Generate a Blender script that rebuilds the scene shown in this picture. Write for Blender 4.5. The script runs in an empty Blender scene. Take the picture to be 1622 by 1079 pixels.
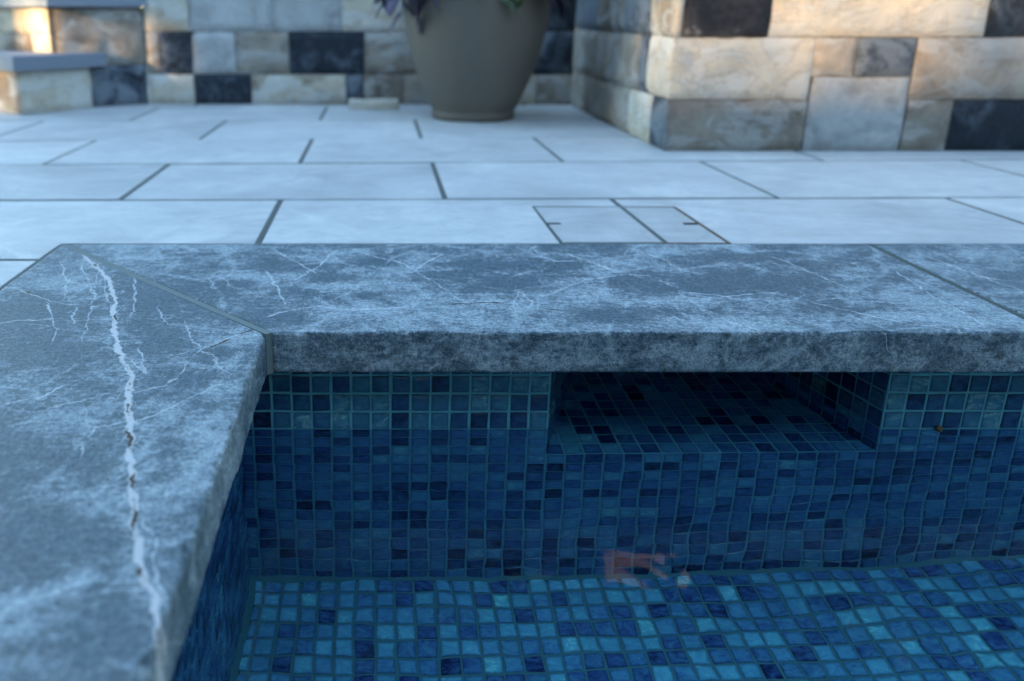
import bpy, bmesh, math, random
import numpy as np
from mathutils import Vector, noise as mnoise
random.seed(7); rng = np.random.default_rng(7)
sc = bpy.context.scene; col = sc.collection

# ------------------------------------------------------------------ camera, sky, sun, exposure
CX, CY, F, W, Hpx = 600.0, 420.0, 1342.0, 1622.0, 1079.0    # principal point and focal length, in photo pixels
TH = math.radians(16.6); CT, ST = math.cos(TH), math.sin(TH)
HC = 0.34 * CT                                             # camera height above the paving
cam_d = bpy.data.cameras.new('camera'); cam = bpy.data.objects.new('camera', cam_d); col.objects.link(cam)
sc.camera = cam
cam.location = (0, 0, HC); cam.rotation_euler = (math.pi / 2 - TH, 0, 0)
cam_d.sensor_width = 36; cam_d.lens = F / W * 36
cam_d.shift_x = (W / 2 - CX) / W; cam_d.shift_y = -(Hpx / 2 - CY) / W
cam_d.clip_start = 0.01; cam_d.clip_end = 500
cam_d.dof.use_dof = True; cam_d.dof.focus_distance = 0.90; cam_d.dof.aperture_fstop = 3.6
cam_d.dof.aperture_blades = 0

SUN_EL, SUN_AZ = math.radians(14), math.atan2(-0.78, -0.625)
S = Vector((math.sin(SUN_AZ) * math.cos(SUN_EL), math.cos(SUN_AZ) * math.cos(SUN_EL), math.sin(SUN_EL)))
w = bpy.data.worlds.new('World'); sc.world = w; w.use_nodes = True
nt = w.node_tree; nt.nodes.clear()
sky = nt.nodes.new('ShaderNodeTexSky'); sky.sky_type = 'NISHITA'; sky.sun_disc = False
sky.sun_elevation = SUN_EL; sky.sun_rotation = SUN_AZ % (2 * math.pi)
sky.air_density = 1.0; sky.dust_density = 0.2; sky.ozone_density = 4.0
bg = nt.nodes.new('ShaderNodeBackground'); bg.inputs[1].default_value = 0.15
wo = nt.nodes.new('ShaderNodeOutputWorld')
nt.links.new(sky.outputs[0], bg.inputs[0]); nt.links.new(bg.outputs[0], wo.inputs[0])
sun_d = bpy.data.lights.new('sun', 'SUN'); sun_d.energy = 2.0; sun_d.angle = math.radians(3.0); sun_d.color = (1.0, 0.72, 0.48)
sun = bpy.data.objects.new('sun', sun_d); col.objects.link(sun)
sun.location = (-4, -4, 5); sun.rotation_euler = (-S).to_track_quat('-Z', 'Y').to_euler()
sc.view_settings.view_transform = 'Standard'; sc.view_settings.look = 'None'
sc.view_settings.exposure = 3.97; sc.view_settings.gamma = 1.0
sc.view_settings.use_white_balance = True; sc.view_settings.white_balance_temperature = 9700; sc.view_settings.white_balance_tint = 5
sc.cycles.use_denoising = True
sc.cycles.max_bounces = 10; sc.cycles.transmission_bounces = 8; sc.cycles.caustics_refractive = True; sc.cycles.caustics_reflective = True
sc.cycles.blur_glossy = 0.0

# ------------------------------------------------------------------ helpers
def ray(px, py):
    u, v = (px - CX) / F, (py - CY) / F
    return Vector((u, CT - v * ST, -ST - v * CT))
def gp(px, py, z=0.0):
    d = ray(px, py); t = (z - HC) / d.z
    return Vector((d.x * t, d.y * t, z))
def vp(px, py, o, n):                                      # point of a vertical plane through o with normal n
    d = ray(px, py); c = Vector((0, 0, HC)); o3 = Vector((o[0], o[1], 0)); n3 = Vector((n[0], n[1], 0))
    return c + d * ((o3 - c).dot(n3) / d.dot(n3))
def to_px(P):                                              # P: (n,3) array
    X, Y, Z = P[:, 0], P[:, 1], P[:, 2]; h = HC - Z
    zc = np.maximum(Y * CT + h * ST, 0.02)
    return np.stack([CX + F * X / zc, CY + F * (h * CT - Y * ST) / zc], 1)

def tag(o, label=None, cat=None, group=None, kind=None):
    if label: o['label'] = label
    if cat: o['category'] = cat
    if group: o['group'] = group
    if kind: o['kind'] = kind
    return o
def link(name, me, parent=None, loc=(0, 0, 0), mats=()):
    o = bpy.data.objects.new(name, me); col.objects.link(o)
    if me is not None:
        for m in mats: me.materials.append(m)
    if parent is not None:
        o.parent = parent
        o.location = Vector(loc) - parent.location
    else:
        o.location = loc
    return o
def empty(name, loc, label, cat, group=None):
    o = link(name, None, None, loc); o.empty_display_size = 0.05
    return tag(o, label, cat, group)
def mesh(name, verts, faces, loc=(0, 0, 0), mi=None, smooth=False, attrs=None):
    """verts in world coordinates, stored relative to loc"""
    me = bpy.data.meshes.new(name)
    V = np.asarray(verts, float) - np.asarray(loc, float)
    me.from_pydata(V.tolist(), [], [tuple(f) for f in faces])
    if mi is not None: me.polygons.foreach_set('material_index', np.asarray(mi, np.int32))
    me.polygons.foreach_set('use_smooth', np.full(len(me.polygons), bool(smooth)))
    for k, a in (attrs or {}).items():
        at = me.attributes.new(k, 'FLOAT', 'POINT'); at.data.foreach_set('value', np.asarray(a, np.float32))
    me.update(); return me
def bm_mesh(bm, name, loc=(0, 0, 0), smooth=False):
    bmesh.ops.recalc_face_normals(bm, faces=bm.faces)
    bmesh.ops.translate(bm, verts=bm.verts, vec=-Vector(loc))
    me = bpy.data.meshes.new(name); bm.to_mesh(me); bm.free()
    me.polygons.foreach_set('use_smooth', np.full(len(me.polygons), bool(smooth)))
    return me
def prism(bm, poly, z0, z1, bevel=0.0, seg=2):
    a = [bm.verts.new((p[0], p[1], z0)) for p in poly]; b = [bm.verts.new((p[0], p[1], z1)) for p in poly]
    fs = [bm.faces.new(a[::-1]), bm.faces.new(b)]
    n = len(poly); es = []
    for i in range(n):
        fs.append(bm.faces.new((a[i], a[(i + 1) % n], b[(i + 1) % n], b[i])))
    if bevel:
        es = list(fs[1].edges)
        bmesh.ops.bevel(bm, geom=es, offset=bevel, segments=seg, profile=0.6, affect='EDGES')
def rect(x0, y0, x1, y1): return [(x0, y0), (x1, y0), (x1, y1), (x0, y1)]

# ---- node shortcuts
class N:
    def __init__(s, name):
        s.m = bpy.data.materials.new(name); s.m.use_nodes = True; s.t = s.m.node_tree
        s.b = s.t.nodes['Principled BSDF']; s.co = s.t.nodes.new('ShaderNodeTexCoord').outputs['Object']
    def _in(s, sock, v):
        if v is None: return
        if hasattr(v, 'links') or isinstance(v, bpy.types.NodeSocket): s.t.links.new(v, sock)
        else: sock.default_value = v
    def node(s, typ, **kw):
        n = s.t.nodes.new(typ)
        for k, v in kw.items(): setattr(n, k, v)
        return n
    def map(s, scale=(1, 1, 1), loc=(0, 0, 0), rot=(0, 0, 0), v=None):
        n = s.node('ShaderNodeMapping'); s._in(n.inputs[0], v or s.co)
        n.inputs[1].default_value = loc; n.inputs[2].default_value = rot; n.inputs[3].default_value = scale
        return n.outputs[0]
    def noise(s, scale, detail=4, rough=.5, dist=0.0, v=None, out=0):
        n = s.node('ShaderNodeTexNoise'); s._in(n.inputs['Vector'], v or s.co)
        n.inputs['Scale'].default_value = scale; n.inputs['Detail'].default_value = detail
        n.inputs['Roughness'].default_value = rough; n.inputs['Distortion'].default_value = dist
        return n.outputs[out]
    def voro(s, scale, v=None, feature='DISTANCE_TO_EDGE', rnd=1.0):
        n = s.node('ShaderNodeTexVoronoi', feature=feature); s._in(n.inputs['Vector'], v or s.co)
        n.inputs['Scale'].default_value = scale; n.inputs['Randomness'].default_value = rnd
        return n.outputs['Distance']
    def m_(s, op, a, b=None, c=None, clamp=False):
        n = s.node('ShaderNodeMath', operation=op); n.use_clamp = clamp
        s._in(n.inputs[0], a); s._in(n.inputs[1], b)
        if c is not None: s._in(n.inputs[2], c)
        return n.outputs[0]
    def vadd(s, a, b, k=1.0):
        n = s.node('ShaderNodeVectorMath', operation='MULTIPLY_ADD'); s._in(n.inputs[0], b)
        n.inputs[1].default_value = (k, k, k); s._in(n.inputs[2], a); return n.outputs[0]
    def step(s, x, lo, hi, a=0.0, b=1.0):
        n = s.node('ShaderNodeMapRange', interpolation_type='SMOOTHSTEP'); s._in(n.inputs[0], x)
        n.inputs[1].default_value = lo; n.inputs[2].default_value = hi; n.inputs[3].default_value = a; n.inputs[4].default_value = b
        return n.outputs[0]
    def ramp(s, x, stops, interp='LINEAR'):
        n = s.node('ShaderNodeValToRGB'); s._in(n.inputs[0], x); cr = n.color_ramp; cr.interpolation = interp
        while len(cr.elements) < len(stops): cr.elements.new(.5)
        for e, (p, c) in zip(cr.elements, stops): e.position = p; e.color = (*c, 1)
        return n.outputs[0]
    def mix(s, f, a, b, mode='MIX'):
        n = s.node('ShaderNodeMix', data_type='RGBA', blend_type=mode); s._in(n.inputs[0], f)
        s._in(n.inputs[6], (*a, 1) if isinstance(a, tuple) else a); s._in(n.inputs[7], (*b, 1) if isinstance(b, tuple) else b)
        return n.outputs[2]
    def attr(s, name, out='Fac'): return s.node('ShaderNodeAttribute', attribute_name=name).outputs[out]
    def rand(s): return s.node('ShaderNodeNewGeometry').outputs['Random Per Island']
    def out(s, color=None, rough=None, bump=None, dist=0.001, strength=1.0, spec=None, **kw):
        if color is not None: s._in(s.b.inputs['Base Color'], (*color, 1) if isinstance(color, tuple) else color)
        if rough is not None: s._in(s.b.inputs['Roughness'], rough)
        if spec is not None: s.b.inputs['Specular IOR Level'].default_value = spec
        if bump is not None:
            n = s.node('ShaderNodeBump'); n.inputs['Strength'].default_value = strength; n.inputs['Distance'].default_value = dist
            s._in(n.inputs['Height'], bump); s.t.links.new(n.outputs[0], s.b.inputs['Normal'])
        return s.m

# ------------------------------------------------------------------ materials
def mat_coping(name, seed, thr=.5, stretch=.88, veinmul=.8, hc=1.0, hb=0.0):
    n = N(name); co = n.map(loc=(seed, seed * .7, 0))
    cs = n.map((stretch, 1, 1), v=co)
    cw = n.vadd(cs, n.noise(7, 4, .6, v=co, out=1), .04)
    cw2 = n.vadd(co, n.noise(22, 4, .65, v=co, out=1), .022)
    cloud = n.noise(10, 12, .70, .35, v=cw); mid = n.noise(42, 10, .76, .2, v=cw)
    streak = n.noise(1, 6, .75, v=n.map((38, 330, 260), rot=(0, 0, .10), v=co)); streak2 = n.noise(1, 6, .75, v=n.map((330, 60, 260), rot=(0, 0, .35), v=co))
    grain = n.noise(420, 5, .85, v=co); grit = n.noise(170, 6, .8, v=co)
    dk, lt = n.attr('dark'), n.attr('light')
    fld = n.m_('ADD', n.m_('MULTIPLY_ADD', cloud, .52, .05), n.m_('MULTIPLY', mid, .28))
    fld = n.m_('ADD', fld, n.m_('MULTIPLY', grit, .14)); fld = n.m_('ADD', fld, n.m_('MULTIPLY_ADD', streak, .06, -.03))
    fld = n.m_('MULTIPLY_ADD', lt, .055, fld); fld = n.m_('MULTIPLY_ADD', dk, -.13, fld)
    fld = n.m_('ADD', fld, n.m_('MULTIPLY_ADD', n.noise(90, 8, .8, .6, v=cw2), .34, -.17)); wb = n.m_('MULTIPLY', n.step(n.voro(9, cw2), .0, .05, 1, 0), .055); fld = n.m_('ADD', fld, wb)
    haze = n.m_('MULTIPLY_ADD', n.step(fld, thr - .06, thr + .09), hc, hb)
    fine = n.m_('ADD', n.m_('MULTIPLY', grain, .5), n.m_('ADD', n.m_('MULTIPLY', grit, .3), n.m_('MULTIPLY_ADD', streak, .18, .085)))
    fine = n.m_('ADD', fine, n.m_('MULTIPLY', streak2, .12))
    dcol = n.ramp(fine, [(.47, (.008, .022, .031)), (.60, (.036, .072, .095)), (.73, (.13, .195, .235))])
    lcol = n.ramp(fine, [(.46, (.050, .090, .115)), (.60, (.155, .220, .258)), (.73, (.45, .53, .56))])
    c = n.mix(haze, dcol, lcol)
    e1 = n.voro(6.5, cw2); e2 = n.voro(21, cw2); e3 = n.voro(60, n.vadd(co, n.noise(60, 3, .6, v=co, out=1), .008))
    g1 = n.step(n.noise(9, 3, .6, v=n.map(loc=(3, 1, 5), v=co)), .45, .62)
    g2 = n.step(n.noise(14, 3, .6, v=n.map(loc=(9, 2, 1), v=co)), .50, .64)
    g3 = n.step(n.noise(11, 3, .6, v=n.map(loc=(1, 7, 2), v=co)), .46, .62)
    l1 = n.m_('MULTIPLY', n.step(e1, .0006, .0055, .9, 0), g1)
    hz = n.m_('MULTIPLY_ADD', haze, .7, .3)
    l2 = n.m_('MULTIPLY', n.step(e2, .001, .012, .75, 0), n.m_('MULTIPLY', g2, hz))
    l3 = n.m_('MULTIPLY', n.step(e3, .0, .05, .6, 0), n.m_('MULTIPLY', g3, hz))
    vein = n.m_('MAXIMUM', n.m_('MAXIMUM', l1, l2), l3)
    wob = n.m_('MULTIPLY_ADD', n.noise(160, 4, .7, v=co), .0036, -.0018)
    wob2 = n.m_('MULTIPLY_ADD', n.noise(500, 3, .7, v=co), .0016, -.0008)
    wobl = n.m_('ADD', n.m_('MULTIPLY', wob, .9), n.m_('MULTIPLY_ADD', n.noise(38, 4, .65, v=n.map(loc=(8, 8, 1), v=co)), .018, -.009))
    sd = lambda u, sgn: n.m_('MAXIMUM', n.m_('ABSOLUTE', n.m_('ADD', n.attr(sgn), wobl)), n.m_('SUBTRACT', n.attr(u), .0050))
    d2 = n.m_('ADD', n.m_('ADD', sd('vthin', 'sthin'), n.m_('MULTIPLY', wob2, .9)), n.m_('MULTIPLY_ADD', n.noise(33, 2, .5, v=n.map(loc=(6, 1, 9), v=co)), .003, -.0015))
    brk = n.step(n.noise(70, 3, .6, v=n.map(loc=(4, 4, 4), v=co)), .30, .46)
    vein = n.m_('MAXIMUM', vein, n.m_('MULTIPLY', n.step(d2, .0002, .0014, 1, 0), n.m_('MULTIPLY', brk, n.step(fine, .42, .62, .45, 1))))
    c = n.mix(n.m_('MULTIPLY', vein, veinmul), c, (.50, .55, .58))
    vm = sd('vmain', 'smain'); d1 = n.m_('ADD', vm, n.m_('MULTIPLY', wob2, 1.8))
    near = n.m_('MULTIPLY', n.step(n.attr('vmain'), .0, .018, 1, 0), n.step(e3, .0, .05, .55, 0)); c = n.mix(near, c, (.44, .48, .50))
    d1 = n.m_('ADD', d1, n.m_('MULTIPLY_ADD', n.noise(26, 3, .6, v=n.map(loc=(7, 3, 2), v=co)), -.0056, .0024))
    c = n.mix(n.m_('MULTIPLY', n.m_('MULTIPLY', n.step(d1, .0016, .0027, 1, 0), n.step(fine, .42, .60, .4, 1)), .88), c, (.52, .51, .52))
    pn = n.noise(42, 3, .6, v=n.map((.3, 1, 1), loc=(2, 8, 1), v=co))
    pit = n.m_('MULTIPLY', n.step(d1, -.0006, .0005, 1, 0), n.step(pn, .53, .57))
    pit = n.m_('MAXIMUM', pit, n.step(n.m_('ADD', sd('vpit', 'spit'), n.m_('MULTIPLY', wob2, 1.6)), .0012, .0019, 1, 0))
    c = n.mix(pit, c, (.045, .033, .03))
    h = n.m_('ADD', n.m_('MULTIPLY', grain, .5), n.m_('MULTIPLY', n.noise(240, 6, .75, v=co), .9))
    h = n.m_('ADD', h, n.m_('MULTIPLY', streak, .4)); h = n.m_('ADD', h, n.m_('MULTIPLY', pit, -2.5)); h = n.m_('ADD', h, n.m_('MULTIPLY', haze, .4))
    return n.out(c, n.m_('MULTIPLY_ADD', haze, .1, .60), h, .0011, .8, spec=.3)

def mat_paver():
    n = N('limestone_paver'); tone = n.attr('tone'); co = n.co
    a = n.noise(5, 7, .6, .8); b = n.noise(60, 6, .7); g = n.noise(700, 3, .8); st = n.noise(1, 6, .65, v=n.map((9, 40, 10), rot=(0, 0, .2)))
    f = n.m_('ADD', n.m_('MULTIPLY', a, .6), n.m_('MULTIPLY', st, .35)); f = n.m_('ADD', f, n.m_('MULTIPLY', b, .16))
    f = n.m_('ADD', f, n.m_('MULTIPLY_ADD', tone, .22, -.11))
    c = n.ramp(f, [(.30, (.30, .31, .32)), (.52, (.44, .45, .455)), (.75, (.56, .57, .565))])
    ln = n.m_('MULTIPLY', n.step(n.voro(2.3, n.vadd(co, n.noise(6, 5, .6, out=1), .13)), .0, .012, 1, 0), n.step(n.noise(4, 2, .5), .48, .6))
    c = n.mix(n.m_('MULTIPLY', ln, .35), c, (.24, .25, .29))
    spk = n.step(n.noise(150, 2, .6), .72, .78); c = n.mix(n.m_('MULTIPLY', spk, .5), c, (.2, .2, .19))
    c = n.mix(n.m_('MULTIPLY', n.step(n.noise(24, 9, .78, .4), .44, .66), .42), c, (.34, .345, .35))
    c = n.mix(n.m_('MULTIPLY', n.step(n.noise(3.1, 8, .7, 1.0), .52, .66), .45), c, (.66, .65, .62))
    return n.out(c, n.m_('MULTIPLY_ADD', b, .25, .42), n.m_('ADD', n.m_('MULTIPLY', b, 1.0), n.m_('MULTIPLY', g, .3)), .0012, .5, spec=.4)

def mat_simple(name, color, rough=.7, var=.25, scale=60, bump=.001, spec=.5, **kw):
    n = N(name); a = n.noise(scale, 6, .65); b = n.noise(scale * 6, 4, .7)
    c = n.mix(n.m_('ADD', n.m_('MULTIPLY', a, .7), n.m_('MULTIPLY', b, .3)), tuple(x * (1 - var) for x in color), tuple(min(1, x * (1 + var)) for x in color))
    return n.out(c, rough, n.m_('ADD', a, n.m_('MULTIPLY', b, .5)), bump, .6, spec=spec)

def mat_tile(name, stops, spread=.84):
    n = N(name); r = n.m_('MULTIPLY_ADD', n.rand(), spread, (1 - spread) / 2)
    r2 = n.m_('FRACT', n.m_('MULTIPLY', r, 57.31))
    off = n.node('ShaderNodeCombineXYZ'); n._in(off.inputs[0], n.m_('MULTIPLY', r, 40)); n._in(off.inputs[1], n.m_('MULTIPLY', r2, 40))
    co = n.vadd(n.co, off.outputs[0], 1.0)
    sw = n.noise(42, 5, .6, 1.8, v=n.map((1, 1.7, 1.7), v=co)); sw2 = n.noise(190, 4, .7, 1.2, v=co)
    x = n.m_('ADD', n.m_('MULTIPLY_ADD', sw, .95, -.475), n.m_('MULTIPLY_ADD', sw2, .36, -.18))
    x = n.m_('ADD', n.m_('MULTIPLY_ADD', n.m_('POWER', n.m_('ABSOLUTE', n.m_('MULTIPLY_ADD', r, 2, -1)), 1.1), n.m_('MULTIPLY', n.m_('SIGN', n.m_('MULTIPLY_ADD', r, 2, -1)), .5), .5), x)
    c = n.ramp(x, stops)
    g = n.m_('MULTIPLY_ADD', r2, .5, 0); c = n.mix(g, c, n.mix(1.0, c, (.75, 1.12, .86), 'MULTIPLY'))
    rim = n.step(n.m_('ADD', n.attr('rim'), n.m_('MULTIPLY_ADD', sw2, 1.1, -.55)), -.1, .9, 0, 1)
    c = n.mix(n.m_('MULTIPLY_ADD', rim, -.62, .62), c, n.mix(1.0, c, (.35, .38, .50), 'MULTIPLY'))
    return n.out(c, .16, n.noise(90, 3, .6, v=co), .0014, .6, spec=.5)

def mat_water():
    n = N('pool_water'); b = n.b
    b.inputs['Base Color'].default_value = (.42, 1, 1, 1); b.inputs['Transmission Weight'].default_value = 1
    b.inputs['IOR'].default_value = 1.333; b.inputs['Roughness'].default_value = 0
    h = n.m_('ADD', n.noise(3.2, 2, .5, .4), n.m_('MULTIPLY', n.noise(11, 2, .5, .3), .22))
    n.out(None, None, h, .0060, 1.0)
    return n.m

def mat_stone(name, stops, patch=None, rough=.85, seed=0):
    n = N(name); co = n.map(loc=(seed, 2 * seed, 0)); tone = n.attr('tone')
    a = n.noise(9, 7, .62, .7, v=co); b = n.noise(55, 6, .7, .3, v=co)
    f = n.m_('ADD', n.m_('MULTIPLY', a, .75), n.m_('MULTIPLY', b, .25)); f = n.m_('ADD', f, n.m_('MULTIPLY_ADD', tone, .24, -.12))
    c = n.ramp(f, stops)
    if patch:
        p = n.step(n.noise(7, 8, .66, .6, v=n.map((1, 1, 2.0), loc=(5, 5, 5 + seed), v=co)), .44, .58)
        c = n.mix(n.m_('MULTIPLY', p, .65), c, patch)
        edge = n.step(n.m_('ABSOLUTE', n.m_('SUBTRACT', n.noise(7, 8, .66, .6, v=n.map((1, 1, 2.0), loc=(5, 5, 5 + seed), v=co)), .50)), 0, .02, .34, 0)
        c = n.mix(edge, c, (.17, .13, .10))
    return n.out(c, rough, n.m_('ADD', n.m_('MULTIPLY', a, 3), b), .006, .7, spec=.3)

M = {}
M['cop_left'] = mat_coping('grey_limestone_left', 0.0, .537, .75, .68, .85, .0)
M['cop_mid'] = mat_coping('grey_limestone_middle', 11.3, .520, .85)
M['cop_right'] = mat_coping('grey_limestone_right', 23.9, .515, .8, .7, .85, .05)
M['paver'] = mat_paver()
M['grout'] = mat_simple('paving_mortar', (.075, .09, .09), .9, .3, 120)
M['cgrout'] = mat_simple('coping_mortar', (.13, .165, .165), .9, .25, 150, .0008)
M['cgrout_pale'] = mat_simple('slab_joint_mortar', (.055, .075, .075), .9, .35, 150, .0008)
M['pgrout_floor'] = mat_simple('pool_floor_grout', (.012, .15, .18), .8, .3, 200, .0005)
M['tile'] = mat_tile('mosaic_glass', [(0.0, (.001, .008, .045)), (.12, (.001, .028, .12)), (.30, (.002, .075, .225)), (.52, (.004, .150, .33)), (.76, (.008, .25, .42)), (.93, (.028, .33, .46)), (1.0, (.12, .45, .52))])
M['tile_dry_shaded'] = mat_tile('mosaic_glass_above_water', [(0.0, (.001, .008, .04)), (.12, (.002, .022, .09)), (.30, (.003, .055, .155)), (.52, (.007, .100, .205)), (.76, (.013, .145, .25)), (.93, (.05, .23, .30)), (1.0, (.17, .40, .43))])  # rows above water: muted dry tone, with overhang shade darkened into the colour
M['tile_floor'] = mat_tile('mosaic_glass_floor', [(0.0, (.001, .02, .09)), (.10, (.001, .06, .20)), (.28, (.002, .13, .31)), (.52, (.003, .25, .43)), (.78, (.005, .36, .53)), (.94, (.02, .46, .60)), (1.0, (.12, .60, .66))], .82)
M['pgrout'] = mat_simple('pool_grout', (.035, .34, .42), .8, .25, 200, .0005)
M['plaster'] = mat_simple('pool_render', (.02, .09, .17), .7, .3, 20)
M['water'] = mat_water()
M['cream'] = mat_stone('cream_limestone', [(.30, (.26, .20, .15)), (.46, (.50, .42, .33)), (.68, (.62, .56, .47))], (.56, .56, .54), seed=1)
M['tan'] = mat_stone('tan_limestone', [(.30, (.14, .115, .095)), (.48, (.27, .22, .18)), (.68, (.40, .35, .30))], (.40, .40, .39), seed=2)
M['grey'] = mat_stone('pale_grey_limestone', [(.30, (.20, .20, .20)), (.48, (.37, .38, .38)), (.68, (.50, .51, .51))], seed=3)
M['dark'] = mat_stone('blue_black_limestone', [(.40, (.016, .024, .034)), (.50, (.058, .076, .098)), (.58, (.15, .18, .21))], seed=4)
M['darkswirl'] = mat_stone('swirled_dark_limestone', [(.40, (.018, .02, .026)), (.52, (.05, .05, .055)), (.62, (.33, .32, .31))], seed=6)
M['bluestone'] = mat_simple('bluestone_tread', (.17, .20, .25), .6, .2, 40)
M['pot'] = mat_simple('glazed_grey_brown_clay', (.125, .108, .09), .62, .22, 8, .0015)
M['soil'] = mat_simple('potting_soil', (.03, .02, .015), .95, .5, 90, .006)
M['joint'] = mat_simple('wall_joint', (.10, .09, .08), .95, .3, 90)
M['rust'] = mat_simple('rusty_edge', (.15, .065, .035), .7, .5, 200)
M['black'] = mat_simple('dark_slot', (.01, .01, .012), .8, .2)
M['ground'] = mat_simple('bare_ground', (.10, .085, .06), .95, .4, 3)
M['debris'] = mat_simple('brown_leaf_scrap', (.09, .06, .03), .7, .5, 300)
n = N('brick_face'); br = n.node('ShaderNodeTexBrick'); n._in(br.inputs['Vector'], n.map((1, 1, 1), rot=(math.pi / 2, 0, 0)))
br.inputs['Scale'].default_value = 4.5; br.inputs['Color1'].default_value = (.155, .13, .115, 1); br.inputs['Color2'].default_value = (.18, .15, .13, 1)
br.inputs['Mortar'].default_value = (.18, .16, .14, 1); n.out(br.outputs[0], .85, br.outputs[1], .004, -1); M['brick'] = n.m
n = N('purple_leaf'); n.out(n.ramp(n.rand(), [(0, (.008, .005, .016)), (.6, (.018, .010, .036)), (1, (.04, .02, .065))]), .45); M['purple'] = n.m
n = N('green_leaf'); n.out(n.ramp(n.rand(), [(0, (.012, .028, .008)), (.6, (.03, .06, .012)), (.9, (.12, .12, .02)), (1, (.30, .17, .03))]), .5); M['green'] = n.m
n = N('hedge_leaf'); n.out(n.ramp(n.rand(), [(0, (.02, .04, .012)), (1, (.06, .10, .03))]), .6); M['hedge'] = n.m

# ------------------------------------------------------------------ dimensions
Y_IN, Y_OUT = 0.8435, 1.204          # far coping: inner and outer edge
X_IN, X_OUT = -0.120, -0.466         # left coping
T = 0.047                            # coping thickness
Y_W, X_W = 0.894, -0.160             # tiled pool walls
PITCH = 0.0229
Z_WATER = -0.1406; Z_SHELF = Z_WATER - 3 * PITCH; Z_FLOOR = Z_WATER - 16 * PITCH
NX0 = 0.197; NX1 = NX0 + 17 * PITCH; NY = 1.185; BX0, BX1 = 0.300, 0.520
PX1, PY0 = 3.2, -2.4                 # far (unseen) ends of the pool

# ------------------------------------------------------------------ ground and paving (structure)
HX0, HX1, HY0, HY1 = X_IN - .20, PX1 + .2, PY0 - .2, Y_IN + .20
v = []; f = []
def quad(x0, y0, x1, y1, z):
    k = len(v); v.extend([(x0, y0, z), (x1, y0, z), (x1, y1, z), (x0, y1, z)]); f.append((k, k + 1, k + 2, k + 3))
for q in ((-90, HY1, 90, 90), (-90, -90, 90, HY0), (-90, HY0, HX0, HY1), (HX1, HY0, 90, HY1)): quad(*q, -.035)
tag(link('ground', mesh('ground', v, f), mats=[M['ground']]), kind='structure')
v = []; f = []
quad(-5, Y_OUT - .02, 5, 7, -.0018); quad(-5, -3, X_OUT + .02, Y_OUT - .02, -.0018)
tag(link('paving_bed', mesh('paving_bed', v, f), mats=[M['grout']]), kind='structure')

def ydepth(py): return gp(CX, py).y
def xat(px, py): return gp(px, py).x
PW = 0.6025; J = 0.0052              # paver pitch, half a joint
# each row: near Y, far Y (each at X=-.9 and X=+1.5) and the joints seen in it
rowsY = [(ydepth(411), ydepth(411)), (ydepth(317.5), ydepth(311.5)), (ydepth(261), ydepth(252.5)), (ydepth(222.5), ydepth(214)),
         (ydepth(191), ydepth(186.5)), (ydepth(170), ydepth(166.5)), (3.62, 3.66), (4.02, 4.06)]
joints = [
    [(427, 350), (1011, 349), (1560, 333)],
    [(230, 287), (694, 283), (1164, 281), (1576, 267)],
    [(115, 239), (486, 237), (865, 234)],
    [(34, 203), (341, 203), (661, 200)],
    [(236, 177), (512, 180)],
    [(300, 172)], [(150, 160)]]
def rowy(k, x):
    a, b = rowsY[k]; return a + (b - a) * (x + 0.9) / 2.4
bm = bmesh.new(); tones = []
tl = bm.verts.layers.float.new('tone')
LID = (0.270, 1.2115, 0.519, 1.4545)
def add_paver(poly, z=0.0):
    k = len(bm.verts); z += random.uniform(-.0008, .0006); prism(bm, poly, -.03, z, .0015, 2)
    bm.verts.ensure_lookup_table(); t = random.random()
    for q in bm.verts[k:]: q[tl] = t
for r in range(7):
    xs = sorted(xat(*p) for p in joints[r])
    while xs[0] > -3.2: xs.insert(0, xs[0] - PW)
    while xs[-1] < 3.4: xs.append(xs[-1] + PW)
    for a, b in zip(xs, xs[1:]):
        x0, x1 = a + J, b - J
        lo = [rowy(r, x0) + J * 1.15, rowy(r, x1) + J * 1.15]; hi = [rowy(r + 1, x0) - J * 1.15, rowy(r + 1, x1) - J * 1.15]
        if r == 0:
            cx0 = X_OUT - .004; cy = Y_OUT + .004
            if x1 <= cx0: add_paver([(x0, lo[0]), (x1, lo[1]), (x1, hi[1]), (x0, hi[0])]); continue
            if x0 >= cx0:
                if x0 < LID[0] < x1: add_paver([(x0, cy), (LID[0] - .003, cy), (LID[0] - .003, LID[3] + .003), (x1, LID[3] + .003), (x1, hi[1]), (x0, hi[0])])
                elif x0 < LID[2] < x1: add_paver([(LID[2] + .003, cy), (x1, cy), (x1, hi[1]), (x0, hi[0]), (x0, LID[3] + .003), (LID[2] + .003, LID[3] + .003)])
                else: add_paver([(x0, cy), (x1, cy), (x1, hi[1]), (x0, hi[0])])
            else: add_paver([(x0, lo[0]), (cx0, lo[0]), (cx0 , cy), (x1, cy), (x1, hi[1]), (x0, hi[0])])
        else: add_paver([(x0, lo[0]), (x1, lo[1]), (x1, hi[1]), (x0, hi[0])])
for k in range(1, 11):               # rows beside the pool, left of the coping
    y1 = rowsY[0][0] - (k - 1) * .346; x = X_OUT - .004
    first = .33 if k % 2 else .60
    for j in range(5):
        wv = first if j == 0 else PW; add_paver([(x - wv + 2 * J, y1 - .346 + J), (x, y1 - .346 + J), (x, y1 - J), (x - wv + 2 * J, y1 - J)]); x -= wv
tag(link('patio_paving', bm_mesh(bm, 'patio_paving'), mats=[M['paver']]), kind='structure')

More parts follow.
